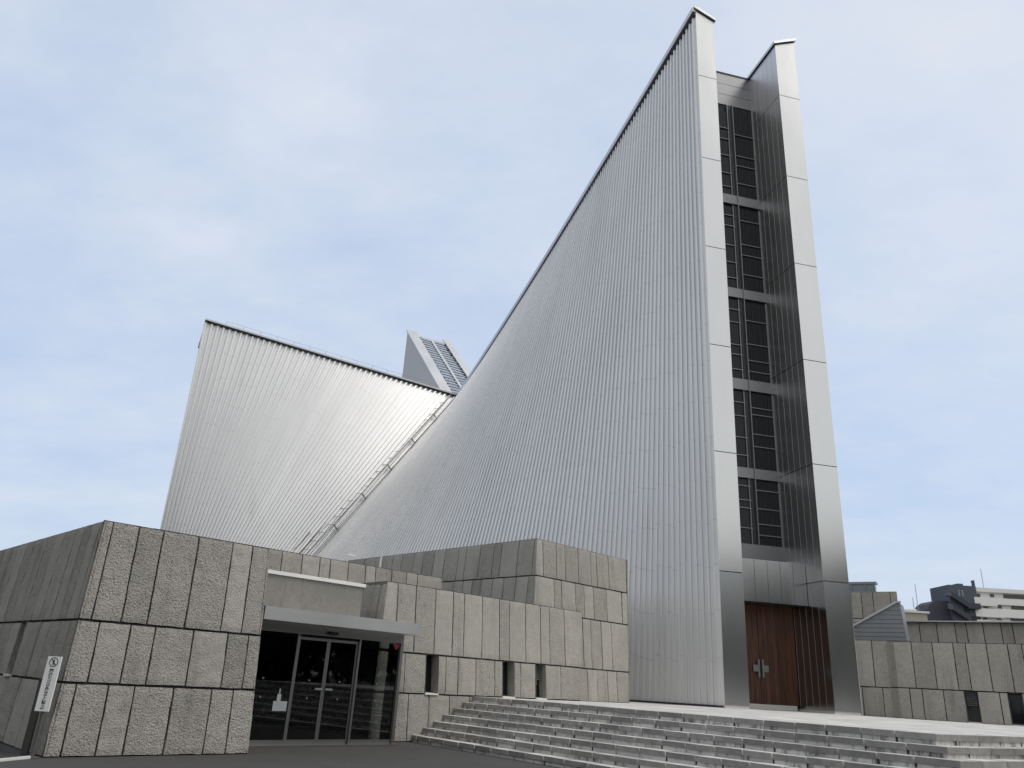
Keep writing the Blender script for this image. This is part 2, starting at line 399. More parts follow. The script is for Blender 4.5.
# ================================================================== the annex: three stone blocks and a glass entrance
annex = thing('annex_building', K0, 'low annex of rough stone panels with a glass entrance, left of the steps', 'building')
W1 = Wall(K0, 46); WL = Wall(K0, -44, flip=-1, b=.036)
if WL.n.y > 0: WL.n = -WL.n
HB = 4.14
c1 = [0, .27, .83, 1.32, 2.06, 2.82, 3.285, 3.80]; c2 = [0, .465, 1.035, 1.505, 2.27, 3.005, 3.475, 3.80]; c3 = [0, .28, .85, 1.32, 2.06, 2.83, 3.29, 3.80]
stone_wall(annex, W1, [(0, 1.20, c3, {}), (1.20, 2.28, c2, {}), (2.28, HB, c1, {})], .45, -.3, fine=.09)
side = breaks(0, 14, 3, .55, 1.0)
stone_wall(annex, WL, [(0, 1.20, [0, 1.03, 1.8, 2.66, 3.62, 4.4] + breaks(5.2, 14, 5), {}), (1.20, 2.28, [0, .62, 1.22, 1.85, 2.44, 3.05, 3.52, 3.90, 4.56, 5.3] + breaks(6., 14, 9), {6: 'slot'}), (2.28, HB, [0, .5, 1.0, 1.45, 1.95, 2.72, 3.3, 3.95, 4.9, 5.5] + breaks(6.2, 14, 8), {})], 1., 0, fine=.11)
WR = Wall(K0 + d1 * 3.80, -44, b=.024); WR.n = d1.copy()
stone_wall(annex, WR, [(0, 1.20, [0, .8, 1.5, 2.4], {}), (1.20, 2.28, [0, .6, 1.4, 2.4], {}), (2.28, HB, [0, .45, 1.2, 2.4], {})], 1, 0)
def top_poly(pts, z, parent, name='roof'):
    mb = MB(); mb.prism([(p.x, p.y) for p in pts], z - .12, z); return mb.build(name, 'roof_felt', parent)
q0 = W1.pt(.2, HB, -.06); q1 = W1.pt(3.45, HB, -.06)
top_poly([q0, q1, q1 + dl * 6, q0 + dl * 13.6], HB - .03, annex)

# middle block: front wall over the side of the steps, with three slots
PB = P0 - d1 * 1.04
W4c = Wall(PB, 46)
o = 1.04
r1 = [0, .72, 1.39 - .0, 2.14, 2.84, 3.29, 4.05, 4.81, 5.26, 6.02, 6.74, 7.19, 7.96, 8.62]
r2 = [0, .55, 1.11, 1.87, 2.33, 2.62, 3.10, 3.82, 4.62, 4.96, 5.47, 5.77, 6.47, 6.95, 7.7, 8.62]
r3 = [0, .6, 1.29, 2.03, 2.80, 3.6, 4.4, 5.2, 6.1, 7., 7.8, 8.62]
r2[3:6] = [1.87, 2.33, 2.62]
stone_wall(annex, W4c, [(0, 1.22, r3, {}), (1.22, 2.28, r2, {3: 'slot', 9: 'slot', 12: 'louvre'}), (2.28, 4.17, r1, {})], 1., 1., fine=.12)
WLm = Wall(PB, -44); WLm.n = -d1
stone_wall(annex, WLm, [(0, 1.22, [0, .7, 1.5, 2.3], {}), (1.22, 2.28, [0, .7, 1.5, 2.3], {}), (2.28, 4.17, [0, .62, 1.5, 2.3], {})], 1., 0)
qa = W4c.pt(.33, 4.17, -.06); qb = W4c.pt(8.6, 4.17, -.06)
top_poly([qa, qb, qb - n1 * .5, qa - n1 * 4.4], 4.14, annex)
# end return of the middle block, standing just proud of the taller block
WRm = Wall(PB + d1 * 8.62, -44, b=-.08); WRm.n = d1.copy()
stone_wall(annex, WRm, [(1.22, 2.28, [0, .32], {}), (2.28, 4.17, [0, .32], {})], 1, 1)
# taller block behind
PU = V((1.21, 26.83, 0)); W8 = Wall(PU, 46); W7 = Wall(PU, -44); W7.n = -d1
du = (P0 - n1 * .35 - PU).dot(d1)
sh = lambda L: [round(x + du, 2) for x in L]
HU = 6.53
stone_wall(annex, W8, [(1.20, 2.28, [.0, .9, 1.7, 2.45, 3.05, 3.6, 4.2, 4.75, 5.36], {}), (2.28, 4.0, [0, .7, 1.5, 2.2, 2.9, 3.35, 3.95, 4.55, 5.36], {}), (4.0, 5.21, [0] + sh([6.83, 7.23, 8.0, 8.49, 9.04, 9.82, 10.56]) + [5.36], {}), (5.21, HU, [0] + sh([6.27, 6.99, 7.47, 8.22, 8.95, 9.31, 10.04, 10.75]) + [5.36], {})], 1., 1., fine=.14)
stone_wall(annex, W7, [(2.28, 4.0, breaks(0, 14, 12), {}), (4.0, 5.21, breaks(0, 14, 13), {}), (5.21, HU, [0, .64, 1.41, 2.29, 2.70, 3.46, 4.25, 4.70, 5.53, 6.2, 6.9, 7.51, 8.35, 9.0, 9.67, 10.3, 11.1, 11.8, 12.6, 13.4, 14], {})], 1., 0, fine=.14)
WRu = Wall(PU + d1 * 5.36, -44, b=-.08); WRu.n = d1.copy()
stone_wall(annex, WRu, [(1.2, 2.28, breaks(0, 5, 21), {}), (2.28, 4.0, breaks(0, 5, 22), {}), (4.0, 5.21, breaks(0, 5, 23), {}), (5.21, HU, breaks(0, 5, 24), {})], 1, 0)
qa = W8.pt(.6, HU, -.06); qb = W8.pt(5.2, HU, -.06)
top_poly([qa, qb, qb + dl * 4.5, qa + dl * 13.3], HU - .04, annex)
# the middle tier between
W6 = Wall(P0 - n1 * 3.9, 46)
stone_wall(annex, W6, [(2.28, 3.98, breaks(-6, 4.62, 31), {}), (3.98, 5.13, [-6., -5.4, -4.6, -4.1, -3.3, -2.5, -1.97, -1.25, -.6, -.2, .5, 1.2, 1.62, 2.3, 2.95, 3.45, 4.62], {})], fine=.14)
WR6 = Wall(P0 - n1 * 3.9 + d1 * 4.62, -44, b=0); WR6.n = d1.copy()
stone_wall(annex, WR6, [(3.98, 5.13, [0, .7, 1.5], {})], 1, 0)
qa = W6.pt(-6, 5.13, -.06); qb = W6.pt(4.6, 5.13, -.06)
top_poly([qa, qb, qb - n1 * 3, qa - n1 * 6], 5.10, annex)
# cast lintel wall over the doors, with a pale coping
mb = MB(); pl = lambda s, z, off: (lambda p: V((p.x, p.y, z)))(K0 + d1 * s - n1 * off)
oL = 2.30
mb.hexa([pl(3.6, 2.4, oL), pl(7.62, 2.4, oL), pl(7.62, 2.4, oL + .3), pl(3.6, 2.4, oL + .3), pl(3.6, 3.84, oL), pl(7.62, 3.84, oL), pl(7.62, 3.84, oL + .3), pl(3.6, 3.84, oL + .3)])
tag(mb.build('lintel_wall', 'cast_concrete', annex), 'smooth stained concrete band above the entrance canopy')
mb = MB(); mb.hexa([pl(3.6, 3.842, oL - .05), pl(7.67, 3.842, oL - .05), pl(7.67, 3.842, oL + .4), pl(3.6, 3.842, oL + .4), pl(3.6, 3.93, oL - .05), pl(7.67, 3.93, oL - .05), pl(7.67, 3.93, oL + .4), pl(3.6, 3.93, oL + .4)])
mb.build('coping', 'white_metal', annex)
mb = MB(); mb.hexa([pl(3.6, 3.5, oL + .3), pl(7.6, 3.5, oL + .3), pl(7.6, 3.5, oL + 2.2), pl(3.6, 3.5, oL + 2.2), pl(3.6, 3.7, oL + .3), pl(7.6, 3.7, oL + .3), pl(7.6, 3.7, oL + 2.2), pl(3.6, 3.7, oL + 2.2)])
mb.build('roof', 'roof_felt', annex)
# canopy
mb = MB(); cs0, cs1 = 4.10, 8.62
mb.hexa([pl(cs0, 2.67, .88), pl(cs1, 2.67, .88), pl(cs1, 2.67, 1.75), pl(cs0, 2.67, 1.75), pl(cs0, 2.955, .88), pl(cs1, 2.955, .88), pl(cs1, 2.955, 2.295), pl(cs0, 2.955, 2.295)])
can = mb.build('canopy', 'canopy_steel', annex)
mb = MB(); mb.hexa([pl(cs0 - .08, 2.67, .872), pl(cs0 - .002, 2.67, .872), pl(cs0 - .002, 2.67, 1.7), pl(cs0 - .08, 2.67, 1.7), pl(cs0 - .08, 2.96, .872), pl(cs0 - .002, 2.96, .872), pl(cs0 - .002, 2.96, 1.7), pl(cs0 - .08, 2.96, 1.7)])
mb.build('end_cap', 'dark_trim_shade', can)
# glass entrance
OD = 1.52
ent = annex
def ebox(mb, s0, s1, z0, z1, o0, o1, mi=0):
    mb.hexa([pl(s0, z0, o0), pl(s1, z0, o0), pl(s1, z0, o1), pl(s0, z0, o1), pl(s0, z1, o0), pl(s1, z1, o0), pl(s1, z1, o1), pl(s0, z1, o1)], 1., mi)
mb = MB(); ebox(mb, 3.80, 8.62, 0.002, .03, OD - .18, OD + .16); ent_s = mb.build('door_threshold', 'door_alloy', ent)
mb = MB(); ebox(mb, 3.80, 8.56, 2.46, 2.668, OD - .03, OD + .12); mb.build('door_header', 'door_alloy', ent)
for s in (8.52, 3.84):
    mb = MB(); ebox(mb, s - .045, s + .045, .032, 2.458, OD - .04, OD + .07)
    if s > 8: ebox(mb, s, s + .08, .032, 2.458, OD + .0701, OD + .55)
    mb.build('door_jamb', 'door_alloy', ent)
mb = MB(); ebox(mb, 6.22, 6.44, 2.50, 2.57, OD - .13, OD - .032); mb.build('door_sensor', 'dark_trim_shade', ent)
for (a, b, leaf) in ((3.885, 5.43, 0), (5.50, 6.285, 1), (6.345, 7.15, 1), (7.22, 8.475, 0)):
    zt = 2.458 if not leaf else 2.40; w = .055; o0 = OD if not leaf else OD + .045
    mb = MB()
    ebox(mb, a - .035, a + w - .035, .032, zt, o0, o0 + .04); ebox(mb, b - w + .035, b + .035, .032, zt, o0, o0 + .04)
    ebox(mb, a - .035 + w, b + .035 - w, .032, .13, o0 + .002, o0 + .038)
    if leaf: ebox(mb, a - .035 + w, b + .035 - w, 2.34, zt, o0 + .002, o0 + .038)
    fr = mb.build('sliding_door' if leaf else 'side_light', 'door_alloy', ent)
    mb = MB(); ebox(mb, a - .035 + w, b + .035 - w, .131, 2.339 if leaf else 2.457, o0 + .016, o0 + .024)
    mb.build('pane', 'door_glass', fr)
    if leaf:
        s = b - .11 if a < 6 else a + .11
        mb = MB(); ebox(mb, s - .10, s + .10, 1.225, 1.265, o0 - .05, o0 - .02); ebox(mb, s - .09, s - .06, 1.23, 1.26, o0 - .021, o0 + .016); ebox(mb, s + .06, s + .09, 1.23, 1.26, o0 - .021, o0 + .016)
        mb.build('handle', 'mast', fr)
    for z in (1.43, 1.03):
        mb = MB(); s = (a + b) / 2 + .02; ebox(mb, s - .02, s + .02, z - .02, z + .02, o0 + .010, o0 + .0155)
        mb.build('safety_dot', 'frame_grey', fr)
mb = MB(); ebox(mb, 7.26, 8.44, 2.26, 2.30, OD + .05, OD + .08); ebox(mb, 8.36, 8.42, .13, 2.26, OD + .05, OD + .09)
mb.build('door_rail', 'dark_trim_shade', ent)
# hall behind the glass
mb = MB()
ebox(mb, 3.0, 7.4, .004, .02, OD + .17, OD + 6); ebox(mb, 2.9, 3.0, 0, 3.2, OD + .6, OD + 6); ebox(mb, 3.0, 14.0, 0.021, 2.69, OD + 6, OD + 6.1); ebox(mb, 14.0, 14.1, 0.021, 2.69, OD + 2.6, OD + 6)
ebox(mb, 3.0, 8.5, 2.70, 2.75, OD + .13, OD + 1.2); ebox(mb, 3.0, 14.0, 2.70, 2.75, OD + 1.21, OD + 6)
mb.build('entrance_hall', 'interior_dark', annex)
# two pale vent pipes on the roof edge
for s, h in ((.6, .30), (1.98, .68)):
    p = W6.pt(s, 5.10, -.3); mb = MB(); mb.bar(p, p + V((0, 0, h)), .06, .06)
    if h < .5: mb.bar(p + V((0, 0, h)), p + V((.22, .2, h)), .07, .07)
    mb.build('vent_pipe', 'white_metal', annex)

nt_ = MB(); ebox(nt_, 5.02, 5.38, .74, .95, OD + .008, OD + .014); ebox(nt_, 5.10, 5.20, .951, 1.10, OD + .008, OD + .013); ebox(nt_, 5.135, 5.165, 1.101, 1.22, OD + .008, OD + .012)
tag(nt_.build('paper_notice', 'paper'), 'small white paper notice on the left glass panel of the entrance', 'notice')
nt_ = MB(); ebox(nt_, 4.80, 5.01, .76, .93, OD + .026, OD + .030); ebox(nt_, 4.76, 4.83, .68, .759, OD + .026, OD + .030)
tag(nt_.build('dim_notice', 'frame_grey'), 'dim grey card beside the white notice on the left glass panel', 'card')
nt_ = MB(); nt_.extrude([pl(8.24, 2.44, OD - .012), pl(8.47, 2.44, OD - .012), pl(8.45, 2.40, OD - .012), pl(8.37, 2.29, OD - .012), pl(8.33, 2.29, OD - .012), pl(8.245, 2.40, OD - .012)], -n1 * .008)
tag(nt_.build('fire_access_sign', 'red_sign'), 'dark red access marker at the top right corner of the glass entrance', 'sign')

# ================================================================== sign by the corner
SB = V((-7.735, 14.56, 0)); sd = D(94); sn = V((sd.y, -sd.x, 0))
sign = thing('notice_sign', SB, 'narrow white no entry sign with vertical black writing on a grey post', 'sign')
mb = MB(); mb.bar(SB, SB + V((0, 0, 1.55)), .055, .05, up=sn); mb.build('post', 'post_grey', sign)
mb = MB(); mb.prism([(SB.x + a, SB.y + b) for a, b in ((-.1, -.08), (.1, -.08), (.1, .08), (-.1, .08))], .003, .02); mb.build('base_plate', 'post_grey', sign)
mb = MB(); pc = SB + sn * .035
sp = lambda a, z, o=0.: V((*(pc + sd * a + sn * o).xy, z))
mb.hexa([sp(-.125, .73), sp(.125, .73), sp(.125, .73, .022), sp(-.125, .73, .022), sp(-.125, 1.62), sp(.125, 1.62), sp(.125, 1.62, .022), sp(-.125, 1.62, .022)])
panel = mb.build('sign_panel', 'sign_white', sign)
mb = MB(); cz = 1.525; R0, R1 = .080, .066
for k in range(32):
    a0, a1 = k * math.tau / 32, (k + 1) * math.tau / 32
    mb.quad(*[sp(r * math.cos(a), cz + r * math.sin(a), .0245) for r, a in ((R0, a0), (R0, a1), (R1, a1), (R1, a0))])
mb.bar(sp(-.045, cz + .05, .0255), sp(.047, cz - .05, .0255), .014, .002, up=sn)
def disc(mb, x, z, r, o): 
    for k in range(12):
        a0, a1 = k * math.tau / 12, (k + 1) * math.tau / 12
        mb.add([sp(x, z, o), sp(x + r * math.cos(a0), z + r * math.sin(a0), o), sp(x + r * math.cos(a1), z + r * math.sin(a1), o)], [(0, 1, 2)])
disc(mb, .003, cz + .043, .011, .0240)
mb.bar(sp(.003, cz + .03, .0240), sp(.001, cz - .012, .0240), .026, .001, up=sn)
mb.bar(sp(-.002, cz - .01, .0240), sp(-.018, cz - .052, .0240), .012, .001, up=sn); mb.bar(sp(.004, cz - .01, .0240), sp(.016, cz - .052, .0240), .012, .001, up=sn)
mb.bar(sp(-.006, cz + .026, .0240), sp(-.024, cz - .002, .0240), .009, .001, up=sn)
mb.build('pictogram', 'ink', panel)
TXT = '関係者以外立入禁止'
cu = bpy.data.curves.new('lettering', 'FONT'); cu.body = '\n'.join(TXT); cu.size = .078; cu.space_line = .98 ; cu.align_x = 'CENTER'; cu.extrude = .0006; cu.offset = .0022
to = bpy.data.objects.new('lettering_source', cu); col.objects.link(to)
bpy.context.view_layer.update()
me = bpy.data.meshes.new_from_object(to.evaluated_get(bpy.context.evaluated_depsgraph_get()))
bpy.data.objects.remove(to)
if len(me.vertices):
    ys = [v.co.y for v in me.vertices]; y1, y0 = max(ys), min(ys)
    for v in me.vertices:
        z = lerp(.765, 1.415, (v.co.y - y0) / (y1 - y0)); p = sp(v.co.x * 1.0, z, .0235 + v.co.z); v.co = p
    me.materials.clear(); me.materials.append(M['ink'])
    to = bpy.data.objects.new('lettering', me); col.objects.link(to); attach(to, panel)
DP = V((-8.04, 14.88, 0))
mb = MB(); mb.bar(DP, DP + V((0, 0, 1.20)), .115, .07, up=sn); mb.bar(DP + V((0, 0, 1.20)), DP + V((0, 0, 1.235)), .13, .085, up=sn)
tag(mb.build('dark_post', 'post_dark'), 'short dark flat post at the wall just behind the white sign', 'post')

# ================================================================== the cathedral
cath = thing('cathedral', gl(3.1, 1.4, PZ), 'tall stainless steel cathedral with ribbed curved walls and soaring ridge', 'church')
def ribbed(name, b0, b1, t0, t1, n, out, sag=0., h=.085, rows=16, ribs=True, label=None):
    mb = MB(); prof = [(0, 0), (.52, 0), (.58, h), (.92, h), (.98, 0)] if ribs else [(0, 0)]
    strips = []
    for j in range(n):
        for f, hh in prof: strips.append(((j + f) / n, hh, j))
    strips.append((1., 0, n - 1))
    tj = [rnd(0, 1) for _ in range(n)]
    for t, hh, j in strips:
        b = b0.lerp(b1, t); T = t0.lerp(t1, t) - Z1 * (sag * 4 * t * (1 - t)); L = (T - b).length
        for i in range(rows + 1):
            u = i / rows; p = b.lerp(T, u); tt = (b1 - b0).lerp(t1 - t0, u)
            nn = tt.cross(T - b).normalized()
            if nn.dot(out) < 0: nn = -nn
            mb.run[len(mb.v)] = u * L; mb.v.append(tuple(p + nn * hh))
    R = rows + 1
    for s in range(len(strips) - 1):
        for i in range(rows):
            mb.f.append((s * R + i, s * R + i + 1, (s + 1) * R + i + 1, (s + 1) * R + i)); mb.t.append(tj[strips[s][2]]); mb.m.append(0); mb.g.append(1.)
    o = mb.build(name, 'wall_steel', cath)
    if label: o['label'] = label
    return o
outL = V((-.53, -.85, .1)); SAG = .55
T0 = V((A.x, A.y, TOP))
ribbed('ribbed_wall', A, B, T0, C, 112, outL, SAG, label='tall ribbed steel wall sweeping down from the gable')
ribbed('ribbed_wall', B, G, C, GT, 48, outL, 0., .11, label='lower ribbed steel wing behind the annex')
mb = MB(); wb_ = (B - A).normalized(); on_ = V((-wb_.y, wb_.x, 0)); on_ = on_ if on_.dot(outL) > 0 else -on_
mb.bar(A + wb_ * .05 + on_ * .03 + Z1 * .035, B + on_ * .03 + Z1 * .035, .22, .07); mb.build('base_shadow_strip', 'dark_trim_shade', cath)  # dark strip standing in for the shadow gap below the wall
# far sides, plain
AR = gl(6.27, 0, PZ); TR = gl(6.27, 0, TOP); dr = D(10); C2 = C + g * 5.2
BR = AR + dr * 24; GR = AR + dr * 37; GRT = V((GR.x, GR.y, 26))
ribbed('ribbed_wall', AR, BR, TR, C2, 60, V((1, -.1, 0)), SAG, rows=8)
ribbed('ribbed_wall', BR, GR, C2, GRT, 40, V((1, -.1, 0)), 0, rows=8)

def coping(p, q, out, w_out, w_in, hgt, sag=0., drop=.0, n=14):
    mb = MB(); prev = None
    out = V((out.x, out.y, 0)).normalized()
    for i in range(n + 1):
        t = i / n; c = p.lerp(q, t) - Z1 * (sag * 4 * t * (1 - t))
        r = [c + out * w_out - Z1 * drop, c - out * w_in - Z1 * drop, c - out * w_in + Z1 * hgt, c + out * w_out + Z1 * hgt]
        if prev:
            mb.hexa([*prev, *r])
        prev = r
    return mb
rd = (C - T0); rn = V((rd.y, -rd.x, 0)); rn = rn if rn.dot(outL) > 0 else -rn
coping(T0, C, rn, .20, .45, .34, SAG).build('ridge_coping', 'coping_steel', cath)
coping(T0 - Z1 * .02, C - Z1 * .02, rn, .10, .10, .0, SAG, .22).build('ridge_shadow_strip', 'dark_trim_shade', cath)  # dark strip drawn as the shadow line under the coping
rd2 = (GT - C); rn2 = V((rd2.y, -rd2.x, 0)); rn2 = rn2 if rn2.dot(outL) > 0 else -rn2
coping(C, GT, rn2, .24, .3, .13).build('ridge_coping', 'coping_steel', cath)
coping(C - Z1 * .02, GT - Z1 * .02, rn2, .20, .05, .0, 0, .09).build('ridge_shadow_strip', 'dark_trim_shade', cath)  # the low wing's shadow line, also drawn as a dark strip
mb = MB(); pr = None
for i in range(15):
    t = .06 + i * .062; c = C.lerp(GT, t) + Z1 * .12 - V((rn2.x, rn2.y, 0)).normalized() * .15
    mb.bar(c, c + Z1 * .42, .02, .02)
    if pr: mb.bar(pr + Z1 * .42, c + Z1 * .42, .014, .014)
    pr = c
mb.build('guard_rail', 'mast', cath)
# edge strip down the end of the low wing
mb = MB(); ev = V((-.6, .1, 0)).normalized()
mb.hexa([q + ev * x - outL * y for q in (G, GT + Z1 * .1) for x, y in ((.03, 0), (-.05, .02), (-.05, .5), (.03, .5))])
mb.build('gable_pier', 'pier_steel', cath)

# gable piers
JZ = [PZ, 6.58, 11.87, 17.14, 22.52, 27.9, 33.4, TOP - .13]
def gbox(mb, u0, u1, v0, v1, z0, z1, tone=1., mi=0):
    mb.hexa([gl(u0, v0, z0), gl(u1, v0, z0), gl(u1, v1, z0), gl(u0, v1, z0), gl(u0, v0, z1), gl(u1, v0, z1), gl(u1, v1, z1), gl(u0, v1, z1)], tone, mi)
U0, U1, U2, U3, RV = 0.0, 1.10, 4.99, 6.27, 2.85
def gslope(mb, u0, u1, v0, v1, z0, zt, tone=1., mi=0, h=None):
    lo = [zt(u0), zt(u1), zt(u1), zt(u0)]
    if h is None: b_ = [z0] * 4; t_ = lo
    else: b_ = [z + z0 for z in lo]; t_ = [z + h for z in lo]
    q = ((u0, v0), (u1, v0), (u1, v1), (u0, v1))
    mb.hexa([gl(u, v, z) for (u, v), z in zip(q, b_)] + [gl(u, v, z) for (u, v), z in zip(q, t_)], tone, mi)
for (a, b, inner, za, zb) in ((U0, U1, 1, 38.12, 37.62), (U2, U3, -1, 37.05, 37.62)):
    zt = lambda u: lerp(za, zb, (u - a) / (b - a))
    mb = MB()
    gslope(mb, a + .03, b - .03, .03, RV + .4, PZ + .10, zt, 1., 2)
    for i in range(7):
        z0, z1 = JZ[i] + (.10 if i == 0 else .018), JZ[i + 1] - .018
        P_ = (lambda u0, u1, v0, v1, tn, mi: gslope(mb, u0, u1, v0, v1, z0, lambda u: zt(u) - .02, tn, mi)) if i == 6 else (lambda u0, u1, v0, v1, tn, mi: gbox(mb, u0, u1, v0, v1, z0, z1, tn, mi))
        P_(a, b, 0, .028, rnd(.7, 1.), 0 if i else 3)
        ni = 6
        for k in range(ni):
            v0 = .030 + k * (RV - .03) / ni + .006; v1 = .030 + (k + 1) * (RV - .03) / ni - .006
            if inner == 1: P_(b - .028, b, v0, v1, rnd(.4, 1.), 1 if i else 4)
            else: P_(a, a + .028, v0, v1, rnd(.4, 1.), 1 if i else 4)
        if inner == -1: P_(b - .028, b, .03, RV + .4, 1., 0)
    mb.build('gable_pier', ['pier_steel', 'reveal_steel', 'dark_trim_shade', 'pier_steel_lower', 'reveal_polished'], cath)
    mb = MB(); gbox(mb, a + .02, b - .02, .03, RV, PZ - .02, PZ + .098); mb.build('pier_plinth', 'sill_stone', cath)
    mb = MB(); gslope(mb, a - .10, b + .10, -.10, RV + .5, .06, zt, 1., 0, .24); gslope(mb, a + .02, b - .02, .02, RV + .4, .003, zt, 1., 1, .058)
    mb.build('pier_cap', ['coping_steel', 'dark_trim_shade'], cath)
# vertical seams proud of the reveals
mb = MB()
for k in range(1, 6):
    v = .03 + k * (RV - .03) / 6
    gbox(mb, U2 - .007, U2 + .004, v - .004, v + .004, PZ + .1, TOP - 1.1)
mb.build('reveal_seam', 'reveal_steel', cath)

# gable glazing
gw = bpy.data.objects.new('gable_window', None); col.objects.link(gw); gw.location = gl(3.05, RV, 8.4); attach(gw, cath)
MU = 3.62
bands = [(34.6, 36.95), (27.53, 28.12), (21.57, 22.12), (16.27, 16.86), (11.64, 12.15), (7.75, 8.42)]
for i, (z0, z1) in enumerate(bands):
    mb = MB()
    if i == 0:
        for q in range(3): gbox(mb, U1, U2, RV - .02, RV + .1, lerp(z0, z1, q / 3) + .012, lerp(z0, z1, (q + 1) / 3) - .012)
        gbox(mb, U1, U2, RV, RV + .4, z0, z1)
    else: gbox(mb, U1, U2, RV - .12, RV + .1, z0, z1)
    mb.build('spandrel', 'band_steel', gw)
mb = MB(); gbox(mb, U1, U2, RV - .04, RV + .5, 36.952, 37.06); mb.build('gable_cap', 'dark_trim_shade', gw)
mb = MB(); gbox(mb, MU - .02, MU + .03, RV - .16, RV - .02, 8.42, 34.6); gbox(mb, MU - .20, MU + .09, RV - .018, RV + .05, 8.42, 34.6, 1., 1); mb.build('mullion', ['frame_grey', 'dark_frame'], gw)
bays = [((28.12, 34.6), [28.71, 29.64, 30.88, 32.05, 32.84], [29.07, 30.31, 31.0, 32.52]),
        ((22.12, 27.53), [22.78, 23.75, 24.83, 26.08, 26.77], [23.11, 24.34, 25.02, 26.57]),
        ((16.86, 21.57), [17.4, 18.24, 18.8, 20.11, 20.86], [17.39, 18.01, 18.95, 20.32]),
        ((12.15, 16.27), [12.8, 13.72, 14.86, 15.59], [13.33, 13.98, 15.02, 15.39]),
        ((8.42, 11.64), [9.19, 10.16, 10.55, 11.25], [8.91, 9.44, 10.19, 11.1])]
for (z0, z1), tl, tr in bays:
    for (ua, ub, ts) in ((U1, MU - .20, tl), (MU + .09, U2, tr)):
        fr = MB()
        for z in ts: gbox(fr, ua, ub, RV - .05, RV + .06, z - .022, z + .022)
        for u in ([lerp(ua, ub, .97)] if ua == U1 else [ub - .03]): gbox(fr, u - .03, u + .03, RV - .03, RV + .06, z0, z1)
        fo = fr.build('window_frame', 'frame_grey', gw)
        pn = MB(); nv = 4
        zs = [z0] + ts + [z1]
        for k in range(len(zs) - 1):
            tw = rnd(-.001, .001)
            gbox(pn, ua, ub, RV + .03 + tw, RV + .045 + tw, zs[k] + .001, zs[k + 1] - .001)
        if ua != U1:
            for k in range(1, 6):
                u = lerp(ua, ub - .06, k / 6); gbox(pn, u - .008, u + .008, RV + .012, RV + .028, z0, z1, 1., 1)
        pn.build('window_pane', ['window_glass', 'dark_frame'], gw)
# portal: steel lintel, wooden doors
LV = 1.22
mb = MB(); nL = 6
gbox(mb, U1, U2 - .012, LV + .03, RV - .16, 5.62, 7.42, 1., 1)
for k in range(nL):
    gbox(mb, lerp(U1, U2 - .012, k / nL) + .008, lerp(U1, U2 - .012, (k + 1) / nL) - .008, LV, LV + .028, 5.60, 7.45, rnd(.5, 1.), 0)
mb.build('door_lintel', ['reveal_polished', 'dark_frame'], cath)
DV = 2.45; DC = 3.12
for (a, b) in ((U1, DC - .008), (DC + .008, U2 - .012)):
    mb = MB(); k = 8
    for i in range(k): gbox(mb, lerp(a, b, i / k) + .006, lerp(a, b, (i + 1) / k) - .006, DV + rnd(0, .004), DV + .09, 1.42, 5.60, rnd(.75, 1.15))
    leaf = mb.build('entrance_door', 'door_wood', cath)
    h = MB(); sgn = -1 if b < 3.2 else 1; c = DC + sgn * .10
    gbox(h, c - .045, c + .045, DV - .11, DV - .06, 2.50, 3.26)
    u0, u1 = sorted((c + sgn * .046, c + sgn * .28)); gbox(h, u0, u1, DV - .105, DV - .065, 2.74, 3.02)
    for z in (2.62, 3.12): gbox(h, c - .03, c + .03, DV - .0601, DV + .002, z - .03, z + .03)
    h.build('handle', 'frame_grey', leaf)
mb = MB(); gbox(mb, U1, U2 - .20, DV - .10, DV + .1, PZ - .01, 1.415); mb.build('door_sill', 'sill_stone', cath)
mb = MB(); gbox(mb, U1, U2, DV + .12, DV + .2, PZ, 7.6); mb.build('portal_back', 'interior_dark', cath)

# roof lights along the near and left arms
mb = MB()
mb.quad(gl(U1, RV + .3, 36.9), gl(U2, RV + .3, 36.9), C2 - Z1 * .7, C + g * 1.2 - Z1 * .7)
rb = V((-rn2.x, -rn2.y, 0)).normalized()
mb.quad(C + rb * .5 - Z1 * .6, C + rb * 4.5 - Z1 * .6, GT + rb * 4.5 - Z1 * .6, GT + rb * .5 - Z1 * .6)
mb.build('roof_light', 'sky_glass', cath)

# far arm: sloping roof light between two fins
tip = V((-11.84, 77.0, 37.15)); near = V((-5.15, 64.0, 23.80)); w = V((.885, .465, 0)).normalized()
def far(t, x, dz=0.): p = near.lerp(tip, t) + w * x; return V((p.x, p.y, p.z + dz))
for (x0, x1) in ((0, 1.05), (4.4, 5.1)):
    mb = MB(); mb.extrude([far(0, x0), far(1, x0), V((*far(1, x0).xy, 18)), V((*far(0, x0).xy, 18))], w * (x1 - x0)); f_ = mb.build('skylight_fin', 'fin_sheet', cath)
    mb = MB(); up = Z1
    mb.hexa([far(-.02, x0 - .1, .002), far(-.02, x1 + .06, .002), far(1.015, x1 + .06, .002), far(1.015, x0 - .1, .002)] + [far(-.02, x0 - .1, .16), far(-.02, x1 + .06, .16), far(1.015, x1 + .06, .16), far(1.015, x0 - .1, .16)])
    mb.build('fin_cap', 'coping_steel', f_)
sk = MB(); sk.hexa([far(0, 1.05, -.25), far(0, 4.4, -.25), far(.975, 4.4, -.25), far(.975, 1.05, -.25), far(0, 1.05, -.17), far(0, 4.4, -.17), far(.975, 4.4, -.17), far(.975, 1.05, -.17)])
sl = sk.build('roof_light', 'sky_glass', cath)
mb = MB(); n = 26
for i in range(n): mb.bar(far((i + .5) / n * .97, 1.05, -.10), far((i + .5) / n * .97, 4.4, -.10), .10, .10)
mb.build('glazing_bar', 'blue_steel', sl)
